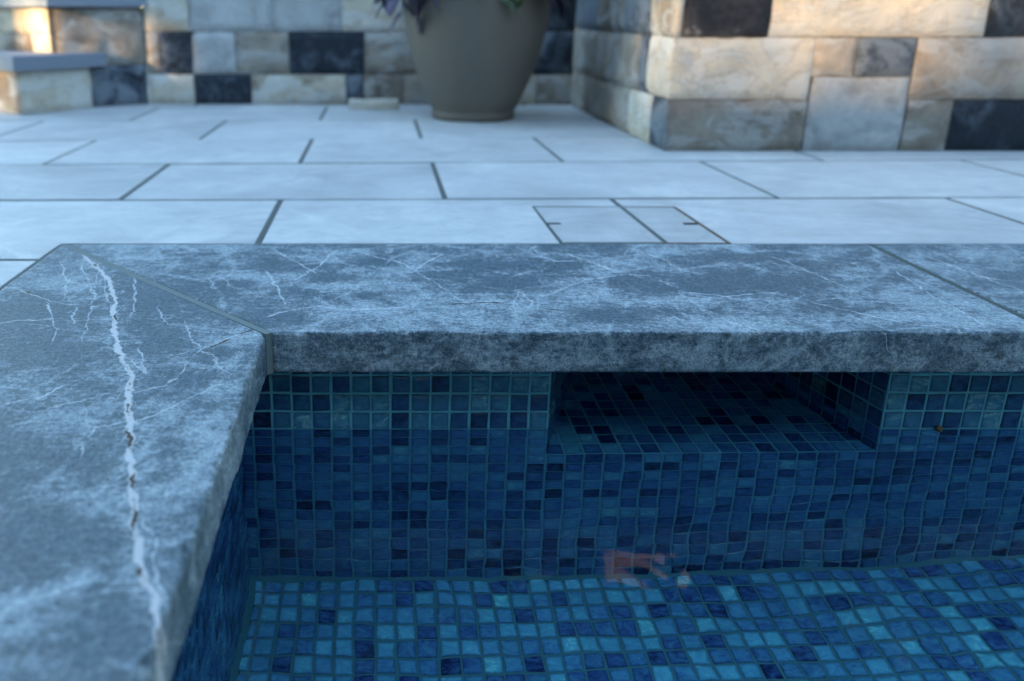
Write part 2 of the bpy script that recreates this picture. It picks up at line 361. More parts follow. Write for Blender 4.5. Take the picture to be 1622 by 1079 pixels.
# ------------------------------------------------------------------ skimmer lid let into the paving
cx, cy = (LID[0] + LID[2]) / 2, (LID[1] + LID[3]) / 2
lid = empty('skimmer_lid', (cx, cy, -.03), 'rectangular pale stone lid let into the paving, with two small dark finger slots', 'access lid')
def lid_part(name, polys, z0, z1, mt, bev=0.0):
    b = bmesh.new(); b.verts.layers.float.new('tone')
    for p in polys: prism(b, p, z0, z1, bev)
    return link(name, bm_mesh(b, name, (cx, cy, -.03)), lid, (cx, cy, -.03), [mt])
xj = 0.4256
e = .0036
lid_part('panel', [[(LID[0] + e, LID[1] + e), (xj - .0045, LID[1] + e), (xj - .0045, LID[3] - e), (LID[0] + e, LID[3] - e)]], -.026, -.0005, M['paver'], .001)
lid_part('panel', [[(xj + .0045, LID[1] + e), (LID[2] - e, LID[1] + e), (LID[2] - e, LID[3] - e), (xj + .0045, LID[3] - e)]], -.026, -.0012, M['paver'], .001)
lid_part('joint_strip', [rect(xj - .0046, LID[1] + e, xj + .0046, LID[3] - e)], -.026, -.0022, M['grout'])
lid_part('tray', [rect(LID[0] - .001, LID[1] - .001, LID[2] + .001, LID[3] + .001)], -.0295, -.0262, M['rust'])
lid_part('edge_trim', [rect(LID[2] - .0015, LID[1] + .001, LID[2] + .0012, LID[3]), rect(.42, LID[1] - .0042, LID[2] + .0012, LID[1] - .0008)], -.026, -.0010, M['rust'])
for (a, b2) in ((868, 887), (1083, 1103)):
    p, q = gp(a, 354), gp(b2, 353)
    lid_part('finger_slot', [rect(p.x, p.y - .004, q.x, p.y + .004)], -.004, .0002, M['black'])

# ------------------------------------------------------------------ coping slabs
def polydist(P, polys):
    out = np.full(len(P), 1.0); sg = np.full(len(P), 1.0)
    for pl in polys:
        pl = np.array([gp(a, b)[:2] for a, b in pl])
        for a, b in zip(pl, pl[1:]):
            d = b - a; r = P - a; t = np.clip((r @ d) / max(d @ d, 1e-9), 0, 1)
            q = np.linalg.norm(P - (a + t[:, None] * d), axis=1); c = d[0] * r[:, 1] - d[1] * r[:, 0]
            m_ = q < out; out[m_] = q[m_]; sg[m_] = (q * np.sign(c))[m_]
    return out, sg
MAIN = [[(128, 400), (150, 420), (172, 443), (183, 470), (181, 512), (187, 552), (207, 598), (203, 640), (206, 700), (212, 760), (212, 825), (222, 885), (243, 945), (257, 1010), (254, 1079), (240, 1200)]]
PITS = [[(202, 684), (206, 706)], [(212, 756), (213, 770)], [(214, 812), (214, 832)], [(222, 902), (225, 907)], [(184, 500), (185, 507)], [(398, 524), (384, 528)], [(358, 539), (350, 542)], [(342, 546), (334, 549)], [(44, 462), (62, 468)]]
THIN_L = [[(406, 522), (372, 532), (330, 548), (302, 568), (285, 590), (262, 612), (215, 622)], [(345, 610), (290, 634), (250, 655), (212, 668)],
          [(190, 668), (150, 676), (135, 700), (130, 720)], [(85, 644), (140, 632), (182, 622)], [(0, 511), (50, 507), (95, 505)], [(20, 455), (60, 470), (100, 482), (150, 485), (172, 482)],
          [(107, 445), (70, 450)], [(107, 445), (95, 415)], [(107, 445), (145, 434)], [(107, 445), (102, 475)], [(107, 445), (132, 452)], [(118, 484), (117, 512)], [(146, 482), (136, 520), (131, 540)], [(128, 420), (143, 450), (150, 480)],
          [(250, 486), (256, 500), (264, 512)], [(292, 512), (303, 535), (318, 548)], [(218, 555), (232, 590)], [(205, 570), (230, 592)], [(155, 430), (150, 470)], [(165, 440), (170, 475), (180, 490)],
          [(0, 975), (30, 955), (75, 938), (125, 925)], [(232, 825), (248, 880), (258, 950)], [(15, 640), (60, 630), (100, 612)], [(212, 440), (216, 470), (208, 500)], [(270, 440), (330, 470)], [(75, 480), (90, 520), (84, 540)]]
WIDE_L = [[(0, 972), (40, 955), (90, 932), (130, 918)], [(205, 725), (240, 715)], [(222, 760), (240, 730)], [(300, 690), (345, 655)], [(330, 620), (380, 560)], [(350, 540), (405, 528)], [(290, 760), (330, 720)]]
THIN_M = [[(475, 440), (505, 420), (522, 405), (536, 396)], [(652, 432), (672, 418), (700, 403)], [(560, 395), (600, 408), (636, 416), (690, 448), (720, 470), (745, 480)], [(722, 482), (775, 480), (825, 481)],
          [(862, 470), (930, 443), (985, 436), (1030, 436), (1062, 452)], [(900, 402), (960, 425), (1010, 438), (1060, 448)], [(1080, 462), (1150, 470), (1230, 462)], [(1170, 395), (1240, 412), (1300, 438), (1380, 470)],
          [(1100, 485), (1150, 505), (1195, 522)], [(1040, 492), (1090, 510)], [(1290, 480), (1400, 505), (1500, 522)], [(1420, 430), (1480, 470), (1560, 515)], [(430, 395), (470, 415), (500, 432)], [(425, 500), (500, 485), (560, 492), (640, 486)],
          [(840, 400), (880, 415), (960, 410)], [(420, 430), (440, 455), (450, 480)], [(1000, 395), (1050, 410), (1080, 430)]]
DARK_M = [(437, 422, 60, 9), (598, 416, 42, 10), (700, 438, 75, 17), (800, 450, 70, 14), (740, 420, 60, 10), (887, 422, 55, 15), (1000, 447, 58, 9), (1140, 440, 62, 17), (1240, 447, 62, 18), (1350, 490, 75, 11), (975, 500, 60, 13), (470, 462, 34, 6), (585, 467, 30, 7), (1180, 408, 80, 8), (520, 440, 40, 8), (1420, 440, 50, 12), (460, 505, 50, 9)]
LIGHT_M = [(640, 500, 260, 30), (560, 455, 100, 14), (900, 485, 260, 22), (1100, 515, 260, 22), (1075, 476, 140, 10), (1040, 405, 45, 14), (1450, 500, 130, 20), (1200, 478, 90, 9), (195, 404, 16, 8)]
DARK_L = [(255, 545, 60, 22), (330, 560, 45, 14), (60, 485, 90, 25), (300, 600, 55, 14), (250, 470, 90, 25), (120, 560, 90, 25), (60, 860, 120, 60), (330, 900, 40, 80), (170, 1000, 60, 70)]
LIGHT_L = [(350, 600, 45, 70), (310, 710, 60, 45), (380, 540, 30, 25), (140, 640, 120, 40), (110, 440, 70, 30), (100, 780, 90, 35), (270, 780, 60, 40), (260, 660, 90, 30)]
def blobs(px, lst):
    o = np.zeros(len(px))
    for x, y, a, b in lst:
        o = np.maximum(o, np.exp(-(((px[:, 0] - x) / a) ** 2 + ((px[:, 1] - y) / b) ** 2) * 1.3))
    return o
def noise_arr(P, s, off=0.0):
    return np.array([mnoise.noise(Vector((p[0] * s + off, p[1] * s + off * 2, p[2] * s))) for p in P])
def coping(name, A, B, stations, dense, mt, label, chip, main=(), thin=(), dark=(), light=(), wide=(), off=0.0, fl=.3, pits=()):
    """A(c), B(c): ends of the slab's run as a function of the across coordinate c (0 = pool edge, 1 = outer edge).
    Each returns the world xy. Cross-section: outer side, top, chipped pool edge, pool face, underside."""
    Wd = .36
    prof = []                                  # (across in metres from the pool edge, z, q = distance from the arris, zone)
    prof.append((Wd, -T, 9, 3)); prof.append((Wd, -.004, 9, 3)); prof.append((Wd - .003, 0, 9, 0))
    na = dense[0]
    for a in np.linspace(Wd - .008, .012, na): prof.append((a, 0, -a, 0))
    for a in np.linspace(.0108, .0018, 8): prof.append((a, 0, -a, 0))
    prof.append((.0008, -.0003, -.0006, 1)); prof.append((.0002, -.0012, .0006, 1))
    for z in np.linspace(.0024, .0115, 8): prof.append((0, -z, z, 2))
    for z in np.linspace(.0135, T - .002, dense[1]): prof.append((0, -z, z, 2))
    prof.append((.0015, -T, 9, 3)); prof.append((.03, -T, 9, 3)); prof.append((Wd, -T - .0001, 9, 3))
    prof = np.array(prof); ts = np.array(stations); n_, k_ = len(ts), len(prof)
    P = np.zeros((n_, k_, 3))
    for j, (a, z, q, zn) in enumerate(prof):
        p0, p1 = np.array(A(a / Wd)), np.array(B(a / Wd))
        P[:, j, :2] = p0 + (p1 - p0) * ts[:, None]; P[:, j, 2] = z
    inward = np.array(A(1.0)) * 0; d = np.array(A(1.0)) - np.array(A(0.0)); run = np.array(B(0)) - np.array(A(0)); run = run / np.linalg.norm(run)
    d = d - run * (d @ run); inward = np.array([*(d / np.linalg.norm(d)), 0.0])
    base = P.copy().reshape(-1, 3)
    q = np.tile(prof[:, 2], n_); zone = np.tile(prof[:, 3], n_)
    n1 = noise_arr(base, 38, off); n2 = noise_arr(base, 140, off); n3 = noise_arr(base, 330, off); n0 = noise_arr(base, 9, off)
    edge = np.exp(-(q / (.0022 + chip * .45)) ** 2)
    ch = np.clip(.25 + n1 * .9 + n2 * .9 + n3 * .5, 0, 1.6) * chip * edge
    D = base.copy()
    D += inward * ch[:, None]; D[:, 2] -= ch * .5 * (q < 1)
    face = ((zone >= 1) & (zone <= 2)).astype(float)
    D += inward * ((n1 * .0010 + n2 * .0006 + n3 * .0003 + n0 * .0008) * face)[:, None]
    top = (zone == 0).astype(float); D[:, 2] += (n0 * .0005 + n1 * .00025 + n2 * .00012) * top
    D[:, 2] += np.where((zone == 2) & (q > T - .006), n2 * .0009 + n1 * .0012, 0)
    faces = []
    idx = np.arange(n_ * k_).reshape(n_, k_)
    a, b, c, e_ = idx[:-1, :-1], idx[1:, :-1], idx[1:, 1:], idx[:-1, 1:]
    faces = np.stack([a, b, c, e_], -1).reshape(-1, 4)
    caps = [tuple(idx[0]), tuple(idx[-1][::-1])]
    lateral = base[:, :2]
    # traced marks live on the top; on the faces they run down from the arris
    px = to_px(np.stack([lateral[:, 0], lateral[:, 1], np.zeros(len(base))], 1))
    one = np.ones(len(base)); pm = polydist(lateral, main) if main else (one, one); pt = polydist(lateral, thin) if thin else (one, one); pp = polydist(lateral, pits) if pits else (one, one)
    at = {'vmain': pm[0], 'smain': pm[1], 'vthin': pt[0], 'sthin': pt[1], 'vpit': pp[0], 'spit': pp[1],
          'dark': blobs(px, dark) * (zone == 0), 'light': np.where(zone == 0, blobs(px, light), fl)}
    if len(wide): at['light'] = np.maximum(at['light'], np.exp(-(polydist(lateral, wide)[0] / .007) ** 2) * 2.0)
    loc = (float(base[:, 0].mean()), float(base[:, 1].mean()), -T)
    me = mesh(name, D, faces.tolist() + caps, loc, smooth=True, attrs=at)
    bmx = bmesh.new(); bmx.from_mesh(me); bmesh.ops.recalc_face_normals(bmx, faces=bmx.faces); bmx.to_mesh(me); bmx.free()
    o = link(name, me, None, loc, [mt])
    return tag(o, label, 'coping stone', 'grey limestone coping stones around the pool')
G = .0055                                        # half the mitre joint
mdir = np.array([X_OUT - X_IN, Y_OUT - Y_IN]); mdir = mdir / np.linalg.norm(mdir); mn = np.array([-mdir[1], mdir[0]])
mn = mn if mn[0] > 0 else -mn                     # points toward the middle slab
def mitre(c, side, extra=0.0):
    p = np.array([X_IN + (X_OUT - X_IN) * c, Y_IN + (Y_OUT - Y_IN) * c]); return p + mn * G * side
def MA(c):
    p = mitre(c, 0); return (p[0] + G / mn[0] * 1.0, p[1])
XJ = 0.7205
mid = coping('coping_stone', MA, lambda c: (XJ - .0060, Y_IN + (Y_OUT - Y_IN) * c), np.linspace(0, 1, 470), (100, 16), M['cop_mid'],
             'long dark-blotched grey coping slab with pale haze, hanging over the skimmer opening', .0016, thin=THIN_M, dark=DARK_M, light=LIGHT_M, off=3.1, fl=.12, pits=[[(722, 482), (745, 481)], [(752, 480), (790, 480)], [(870, 490), (884, 492)]])
right = coping('coping_stone', lambda c: (XJ + .0060, Y_IN + (Y_OUT - Y_IN) * c), lambda c: (1.95, Y_IN + (Y_OUT - Y_IN) * c), np.concatenate([np.linspace(0, .25, 110), np.linspace(.26, 1, 120)]), (80, 12), M['cop_right'],
               'grey coping slab at the right edge, beyond the straight slanting mortar joint', .0014, thin=[[(1500, 420), (1560, 440), (1622, 448)], [(1450, 400), (1540, 432), (1640, 470)]], off=7.7)
ts = np.concatenate([np.linspace(0, .55, 60), np.linspace(.555, 1, 400)])
left = coping('coping_stone', lambda c: (X_IN + (X_OUT - X_IN) * c, -1.3), lambda c: (mitre(c, 0)[0], mitre(c, 0)[1] - G / abs(mn[1])), ts, (105, 16), M['cop_left'],
              'near grey coping slab on the left, split by a broad white vein with brown pits', .0034, main=MAIN, thin=THIN_L, dark=DARK_L, light=LIGHT_L, wide=WIDE_L, off=12.4, fl=-1.0, pits=PITS)
def strip(name, poly, z0, z1, parent, mt):
    b = bmesh.new(); prism(b, poly, z0, z1); bmesh.ops.subdivide_edges(b, edges=b.edges, cuts=10)
    me = bm_mesh(b, name, parent.location); return link(name, me, parent, tuple(parent.location), [mt])
a0 = mitre(-.006, -1); a1 = mitre(-.006, 1); b0 = mitre(1.0, -1); b1 = mitre(1.0, 1)
strip('mortar_joint', [a0 + (.002, .002), a1 + (.002, .002), b1, b0], -T - .0005, -.0008, mid, M['cgrout'])
strip('mortar_joint', rect(XJ - .0054, Y_IN + .0015, XJ + .0052, Y_OUT), -T, -.0010, right, M['cgrout_pale'])

# ------------------------------------------------------------------ pool shell with glass mosaic
pool = empty('swimming_pool', ((X_W + PX1) / 2, (Y_W + PY0) / 2, Z_FLOOR), 'swimming pool lined with small square blue glass mosaic, with a skimmer opening below the coping', 'swimming pool')
PL = tuple(pool.location)
def panel(name, faces_spec, mat2=None):
    """faces_spec: list of (origin, U, V, nu, nv, skip(i, j) or None, fu, fv); tiles stand 1 mm proud of the grout sheet"""
    V, Fc, MI, RIM = [], [], [], []
    for (o, U, Vv, i0, i1, j0, j1, ulim, vlim, skip) in faces_spec:
        o = np.array(o, float); U = np.array(U, float); Vv = np.array(Vv, float); Nn = np.cross(U, Vv); Nn /= np.linalg.norm(Nn)
        # grout sheet
        gs = []
        if skip is None: gs = [(ulim[0], vlim[0], ulim[1], vlim[1])]
        else: gs = skip[1]
        for (u0, v0, u1, v1) in gs:
            k = len(V)
            for uu, vv in ((u0, v0), (u1, v0), (u1, v1), (u0, v1)): V.append(o + U * uu + Vv * vv)
            Fc.append((k, k + 1, k + 2, k + 3)); MI.append(1)
        for i in range(i0, i1):
            for j in range(j0, j1):
                if skip is not None and skip[0](i, j): continue
                dry_shaded = 2 if (Vv[2] > .5 and j >= 3) else 0; g = .00122
                ua, ub, va, vb = i * PITCH + g, (i + 1) * PITCH - g, j * PITCH + g, (j + 1) * PITCH - g
                sh = ((math.sin(i // 13 * 7.3 + 1) + math.sin(j // 13 * 3.1)) * .0004, math.sin(j // 13 * 5.7 + i // 13 * 2.1) * .0005)
                ua, ub = max(ua + sh[0], ulim[0]), min(ub + sh[0], ulim[1]); va, vb = max(va + sh[1], vlim[0]), min(vb + sh[1], vlim[1])
                if ub - ua < .003 or vb - va < .003: continue
                cs = [(ua, va), (ub, va), (ub, vb), (ua, vb)]; jt = rng.normal(0, .00022, (4, 2)); sft = rng.normal(0, .00022, 2)
                hz = .0011 + rng.uniform(-.0003, .0003); tl_ = rng.normal(0, .00016, 4)
                k = len(V)
                for q in range(4): V.append(o + U * (cs[q][0] + jt[q, 0] + sft[0]) + Vv * (cs[q][1] + jt[q, 1] + sft[1]) + Nn * -.0005)
                mu, mv = (ua + ub) / 2, (va + vb) / 2; ins = .0006
                for q in range(4):
                    uu = cs[q][0] + jt[q, 0] + sft[0]; vv = cs[q][1] + jt[q, 1] + sft[1]
                    uu += ins * (1 if uu < mu else -1); vv += ins * (1 if vv < mv else -1)
                    V.append(o + U * uu + Vv * vv + Nn * (hz + tl_[q]))
                for q in range(4):
                    uu = cs[q][0] + jt[q, 0] + sft[0]; vv = cs[q][1] + jt[q, 1] + sft[1]; i2 = min(.0042, (ub - ua) * .3, (vb - va) * .3)
                    uu += i2 * (1 if uu < mu else -1); vv += i2 * (1 if vv < mv else -1)
                    V.append(o + U * uu + Vv * vv + Nn * (hz + tl_[q] * .6 + .00035))
                for rr in (0, 4):
                    for q in range(4): Fc.append((k + rr + q, k + rr + (q + 1) % 4, k + rr + 4 + (q + 1) % 4, k + rr + 4 + q)); MI.append(dry_shaded)
                Fc.append((k + 8, k + 9, k + 10, k + 11)); MI.append(dry_shaded)
                while len(RIM) < k: RIM.append(0.)
                RIM.extend([0.] * 8 + [1.] * 4)
    RIM.extend([0.] * (len(V) - len(RIM))); me = mesh(name, V, Fc, PL, MI, attrs={'rim': RIM})
    return link(name, me, pool, PL, [mat2 or M['tile'], M['pgrout_floor' if mat2 else 'pgrout'], M['tile_dry_shaded']])
UPX, UPY, UPZ = (1, 0, 0), (0, 1, 0), (0, 0, 1)
ZT = -T + .001
# front wall, u from NX0 to the right, v up from the shelf level; normal must look toward -Y: U x V = X x Z = -Y
LU = X_W - NX0; RU = 1.75
lowj = -13; topj = 7
def in_niche(i, j): return 0 <= i < 17 and j >= 0
gs = [(LU, Z_FLOOR - Z_SHELF, 0, ZT - Z_SHELF), (17 * PITCH, Z_FLOOR - Z_SHELF, RU, ZT - Z_SHELF), (0, Z_FLOOR - Z_SHELF, 17 * PITCH, 0)]
panel('far_wall', [((NX0, Y_W, Z_SHELF), UPX, UPZ, -16, 77, lowj, topj + 1, (LU, RU), (Z_FLOOR - Z_SHELF, ZT - Z_SHELF), (in_niche, gs))]).name = 'pool_wall'
# left wall: normal +X = Y x Z ; u along Y, counted back from the corner
panel('pool_wall', [((X_W, Y_W, Z_SHELF), UPY, UPZ, -62, 0, lowj, topj + 1, (-1.4, 0), (Z_FLOOR - Z_SHELF, ZT - Z_SHELF), None)])
# floor: normal +Z = X x Y
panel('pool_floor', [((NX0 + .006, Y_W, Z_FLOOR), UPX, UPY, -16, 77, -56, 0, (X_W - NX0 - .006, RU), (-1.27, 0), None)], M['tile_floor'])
# skimmer niche
def unit(a, b):
    d = np.array(b, float) - np.array(a, float); L = np.linalg.norm(d); return tuple(d / L), L
ul, Ll = unit((NX0, Y_W, 0), (BX0, NY, 0)); ur, Lr = unit((BX1, NY, 0), (NX1, Y_W, 0))
hN = ZT - Z_SHELF
panel('skimmer_opening', [
    ((NX0, Y_W, Z_SHELF), UPX, UPY, 0, 17, 0, 13, (0, 17 * PITCH), (0, NY - Y_W), None),
    ((NX0, Y_W, Z_SHELF), ul, UPZ, 0, 14, 0, 7, (0, Ll), (0, hN), None),
    ((BX1, NY, Z_SHELF), ur, UPZ, 0, 14, 0, 7, (0, Lr), (0, hN), None),
    ((BX0, NY, Z_SHELF), UPX, UPZ, 0, 11, 0, 7, (0, BX1 - BX0), (0, hN), None)])
bmx = bmesh.new()                    # rounded bead of grout in the foot of the walls
for poly, ax in (([(0, 0), (-.007, 0), (-.005, .0016), (-.002, .0045), (0, .007)], 0), ([(0, 0), (.010, 0), (.007, .0026), (.003, .006), (0, .009)], 1)):
    rings = []
    for i in range(90):
        t = i / 89; ring = []
        for a, b in poly:
            wv = 1 + .25 * mnoise.noise(Vector((t * 40, ax * 9, 0)))
            ring.append(bmx.verts.new((X_W + t * (RU + .3), Y_W - .0005 + a * wv, Z_FLOOR + b * wv) if ax == 0 else (X_W + .0005 + a * wv, Y_W - t * 1.3, Z_FLOOR + b * wv)))
        rings.append(ring)
    for r0, r1 in zip(rings, rings[1:]):
        for j in range(4): bmx.faces.new((r0[j], r0[j + 1], r1[j + 1], r1[j]))
link('grout_bead', bm_mesh(bmx, 'grout_bead', PL, True), pool, PL, [M['pgrout_floor']])
# the rest of the shell, out of the picture
bmx = bmesh.new()
prism(bmx, rect(X_W - .15, PY0, PX1 + .15, Y_W + .15), Z_FLOOR - .15, Z_FLOOR - .0006)
prism(bmx, rect(NX0 + RU, Y_W + .0005, PX1 + .15, Y_W + .15), Z_FLOOR - .0006, -T)
prism(bmx, rect(PX1, PY0, PX1 + .15, Y_W + .0005), Z_FLOOR - .0006, -T)
prism(bmx, rect(X_W - .15, PY0 - .15, PX1 + .15, PY0), Z_FLOOR - .15, -T)
prism(bmx, rect(X_W - .15, PY0, X_W - .0006, Y_W - 1.4), Z_FLOOR - .0006, -T)
link('basin_shell', bm_mesh(bmx, 'basin_shell', PL), pool, PL, [M['plaster']])
# water: one level sheet that also fills the skimmer opening
v = [(X_W - .002, PY0 - .002), (PX1 + .002, PY0 - .002), (PX1 + .002, Y_W + .0005), (NX1, Y_W + .0005), (BX1, NY), (BX0, NY), (NX0, Y_W + .0005), (X_W - .002, Y_W + .0005)]
me = mesh('water', [(a, b, Z_WATER) for a, b in v], [(0, 1, 2, 3, 6, 7), (3, 4, 5, 6)], smooth=True)
tag(link('water', me, mats=[M['water']]), kind='structure')
# a scrap of leaf stuck at the waterline
p = vp(1487, 685, (0, Y_W - .004), (0, -1))
bmx = bmesh.new(); bmesh.ops.create_icosphere(bmx, subdivisions=3, radius=.0045)
for q in bmx.verts:
    nn = mnoise.noise(q.co * 300); q.co *= 1 + nn * .5; q.co.y *= .5; q.co += Vector((p.x, p.y, Z_WATER + .002))
o = link('leaf_scrap', bm_mesh(bmx, 'leaf_scrap', (p.x, p.y, Z_WATER), True), None, (p.x, p.y, Z_WATER), [M['debris']])
tag(o, 'tiny brown leaf scrap on the blue mosaic at the waterline, near the right edge', 'leaf')

# ------------------------------------------------------------------ stone walls
def stone_face(V, Fc, MI, TN, o, e, nrm, s0, s1, z0, z1, kind, slots):
    o = np.array([o[0], o[1], 0.]); e = np.array([e[0], e[1], 0.]); nrm = np.array([nrm[0], nrm[1], 0.])
    g = .001; s0 += g; s1 -= g; z0 += g; z1 -= g
    nu = max(2, int((s1 - s0) / .014)); nv = max(2, int((z1 - z0) / .014)); k = len(V); t = random.random(); sd = random.uniform(0, 90)
    amp = .004 if kind != 'dark' else .003; bulge = random.uniform(0, .004)
    for j in range(nv + 1):
        for i in range(nu + 1):
            a, b = i / nu, j / nv; s = s0 + (s1 - s0) * a; z = z0 + (z1 - z0) * b
            ed = min(a * (s1 - s0), (1 - a) * (s1 - s0), b * (z1 - z0), (1 - b) * (z1 - z0))
            h = bulge * min(1, ed / .02) - .006 * math.exp(-ed / .003) + amp * (mnoise.noise(Vector((s * 14 + sd, z * 14, sd))) + .5 * mnoise.noise(Vector((s * 45, z * 45 + sd, sd))))
            w1 = .003 * mnoise.noise(Vector((s * 20, z * 20, sd)))
            V.append(o + e * (s + w1) + nrm * h + np.array([0, 0, z + w1 * .5])); TN.append(t)
    for j in range(nv):
        for i in range(nu):
            a = k + j * (nu + 1) + i; Fc.append((a, a + 1, a + nu + 2, a + nu + 1)); MI.append(slots.index(kind))
KINDS = ['cream', 'tan', 'grey', 'dark', 'darkswirl', 'joint']
def stone_wall(name, faces, core, ztop, label, loc, mats=None, cat='stone wall'):
    V, Fc, MI, TN = [], [], [], []
    for (o, e, nrm, stones) in faces:
        for s in stones: stone_face(V, Fc, MI, TN, o, e, nrm, *s, KINDS)
    # mortar core, set 8 mm behind the stone faces
    k = len(V)
    for z in (-.02, ztop):
        for p in core: V.append(np.array([p[0], p[1], z])); TN.append(.5)
    m_ = len(core)
    for i in range(m_): Fc.append((k + i, k + (i + 1) % m_, k + m_ + (i + 1) % m_, k + m_ + i)); MI.append(5)
    Fc.append(tuple(range(k + m_, k + 2 * m_))); MI.append(5)
    me = mesh(name, V, Fc, loc, MI, True, {'tone': TN})
    return tag(link(name, me, None, loc, [M[x] for x in KINDS]), label, cat)
def filler(rows, smax, kinds=('cream', 'tan', 'dark', 'grey', 'cream', 'tan')):
    out = []
    for (z0, z1, s) in rows:
        while s < smax:
            wd = random.uniform(.12, .42); out.append((s, min(s + wd, smax), z0, z1, random.choice(kinds))); s += wd
    return out
# right-hand raised wall: front plane Y = YR, left corner at XR
YR, XR = gp(CX, 240).y, 0.6955
def fs(px, py): return vp(px, py, (0, YR), (0, -1)).x - XR
def fz(py): return vp(1100, py, (0, YR), (0, -1)).z
zA, zB, zB2 = fz(158), fz(59), fz(122); zC = zB + .215; zD = zC + .15
sx = lambda px, py: fs(px, py)
front = [(0, sx(1282, 158) , 0, zA, 'tan'), (sx(1280, 180), sx(1434, 180), 0, zB2, 'grey'), (sx(1434, 200), sx(1506, 200), 0, zA, 'tan'), (sx(1506, 200), sx(1506, 200) + .34, 0, zA, 'dark'),
         (0, sx(1289, 100), zA, zB, 'cream'), (sx(1289, 90), sx(1358, 90), zB2, zB, 'tan'), (sx(1358, 90), sx(1450, 90), zB2, zB, 'dark'), (sx(1450, 100), sx(1450, 100) + .40, zA, zB, 'tan'),
         (0, sx(1084, 30), zB, zC, 'cream'), (sx(1084, 30), sx(1222, 30), zB, zC, 'darkswirl'), (sx(1222, 30), sx(1565, 30), zB, zC, 'cream'), (sx(1565, 30), sx(1565, 30) + .3, zB, zC, 'dark')]
front += filler([(0, zA, sx(1506, 200) + .34), (zA, zB, sx(1450, 100) + .40), (zB, zC, sx(1565, 30) + .3), (zC, zD, 0)], 2.4)
# make the pale stone meet the small stones above it
# side face looking -X: s runs from the front corner backwards
side = [(0, .13, 0, zA, 'dark'), (.13, .23, 0, zA, 'cream'), (.23, .33, 0, zA, 'cream'), (.33, .62, 0, zA, 'tan'), (.62, 1.06, 0, zA, 'tan'),
        (0, .19, zA, zB, 'cream'), (.19, .27, zA, zB, 'dark'), (.27, .55, zA, zB, 'tan'), (.55, 1.06, zA, zB, 'tan'),
        (0, .20, zB, zC, 'cream'), (.20, .44, zB, zC, 'dark'), (.44, .75, zB, zC, 'tan'), (.75, 1.06, zB, zC, 'dark')] + filler([(zC, zD, 0)], 1.06)
stone_wall('garden_wall', [((XR, YR), (1, 0), (0, -1), front), ((XR, YR), (0, 1), (-1, 0), side)],
           [(XR + .008, YR + .008), (XR + 2.4, YR + .008), (XR + 2.4, YR + 1.05), (XR + .008, YR + 1.05)], zD,
           'projecting patchwork stone wall on the right, with warm evening light on its upper courses', (XR, YR, 0))
# back wall
BL, BR = gp(237, 165), gp(905, 166)
e2 = (Vector((BR.x, BR.y)) - Vector((BL.x, BL.y))); Lb = e2.length; e2.normalize(); n2 = Vector((e2.y, -e2.x))
def bs(px, py):
    q = vp(px, py, (BL.x, BL.y), n2); return (Vector((q.x, q.y)) - Vector((BL.x, BL.y))).dot(e2)
def bz(py): return vp(500, py, (BL.x, BL.y), n2).z
yA, yB, yC = bz(118), bz(50), bz(-34); yD = yC + .16
bw = [(0, bs(308, 140), 0, yA, 'cream'), (bs(308, 140), bs(398, 140), 0, yA, 'dark'), (bs(398, 140), bs(548, 140), 0, yA, 'cream'), (bs(548, 140), bs(576, 140), 0, yA, 'dark'), (bs(576, 140), bs(640, 140), 0, yA, 'tan'),
      (bs(640, 140), bs(760, 140), 0, yA, 'tan'), (bs(760, 140), bs(850, 140), 0, yA, 'cream'), (bs(850, 140), Lb, 0, yA, 'tan'),
      (0, bs(250, 80), yA, yB, 'tan'), (bs(250, 80), bs(304, 80), yA, yB, 'dark'), (bs(304, 80), bs(373, 80), yA, yB, 'grey'), (bs(373, 80), bs(458, 80), yA, yB, 'tan'), (bs(458, 80), bs(577, 80), yA, yB, 'dark'),
      (bs(577, 80), bs(690, 80), yA, yB, 'tan'), (bs(690, 80), bs(830, 80), yA, yB, 'cream'), (bs(830, 80), Lb, yA, yB, 'dark'),
      (0, bs(298, 10), yB, yC, 'cream'), (bs(298, 10), bs(430, 10), yB, yC, 'grey'), (bs(430, 10), bs(540, 10), yB, yC, 'grey'), (bs(540, 10), bs(680, 10), yB, yC, 'cream'), (bs(680, 10), bs(840, 10), yB, yC, 'tan'), (bs(840, 10), Lb, yB, yC, 'dark')] + filler([(yC, yD, 0)], Lb)
c0 = Vector((BL.x, BL.y)) - n2 * .008; c1 = Vector((BR.x, BR.y)) - n2 * .008; bk = -n2 * .35
stone_wall('garden_wall', [((BL.x, BL.y), e2, n2, bw)], [tuple(c0), tuple(c1 + e2 * .0), tuple(c1 + bk), tuple(c0 + bk)], yD,
           'low patchwork stone wall behind the planter, in blue shade', (BL.x, BL.y, 0))

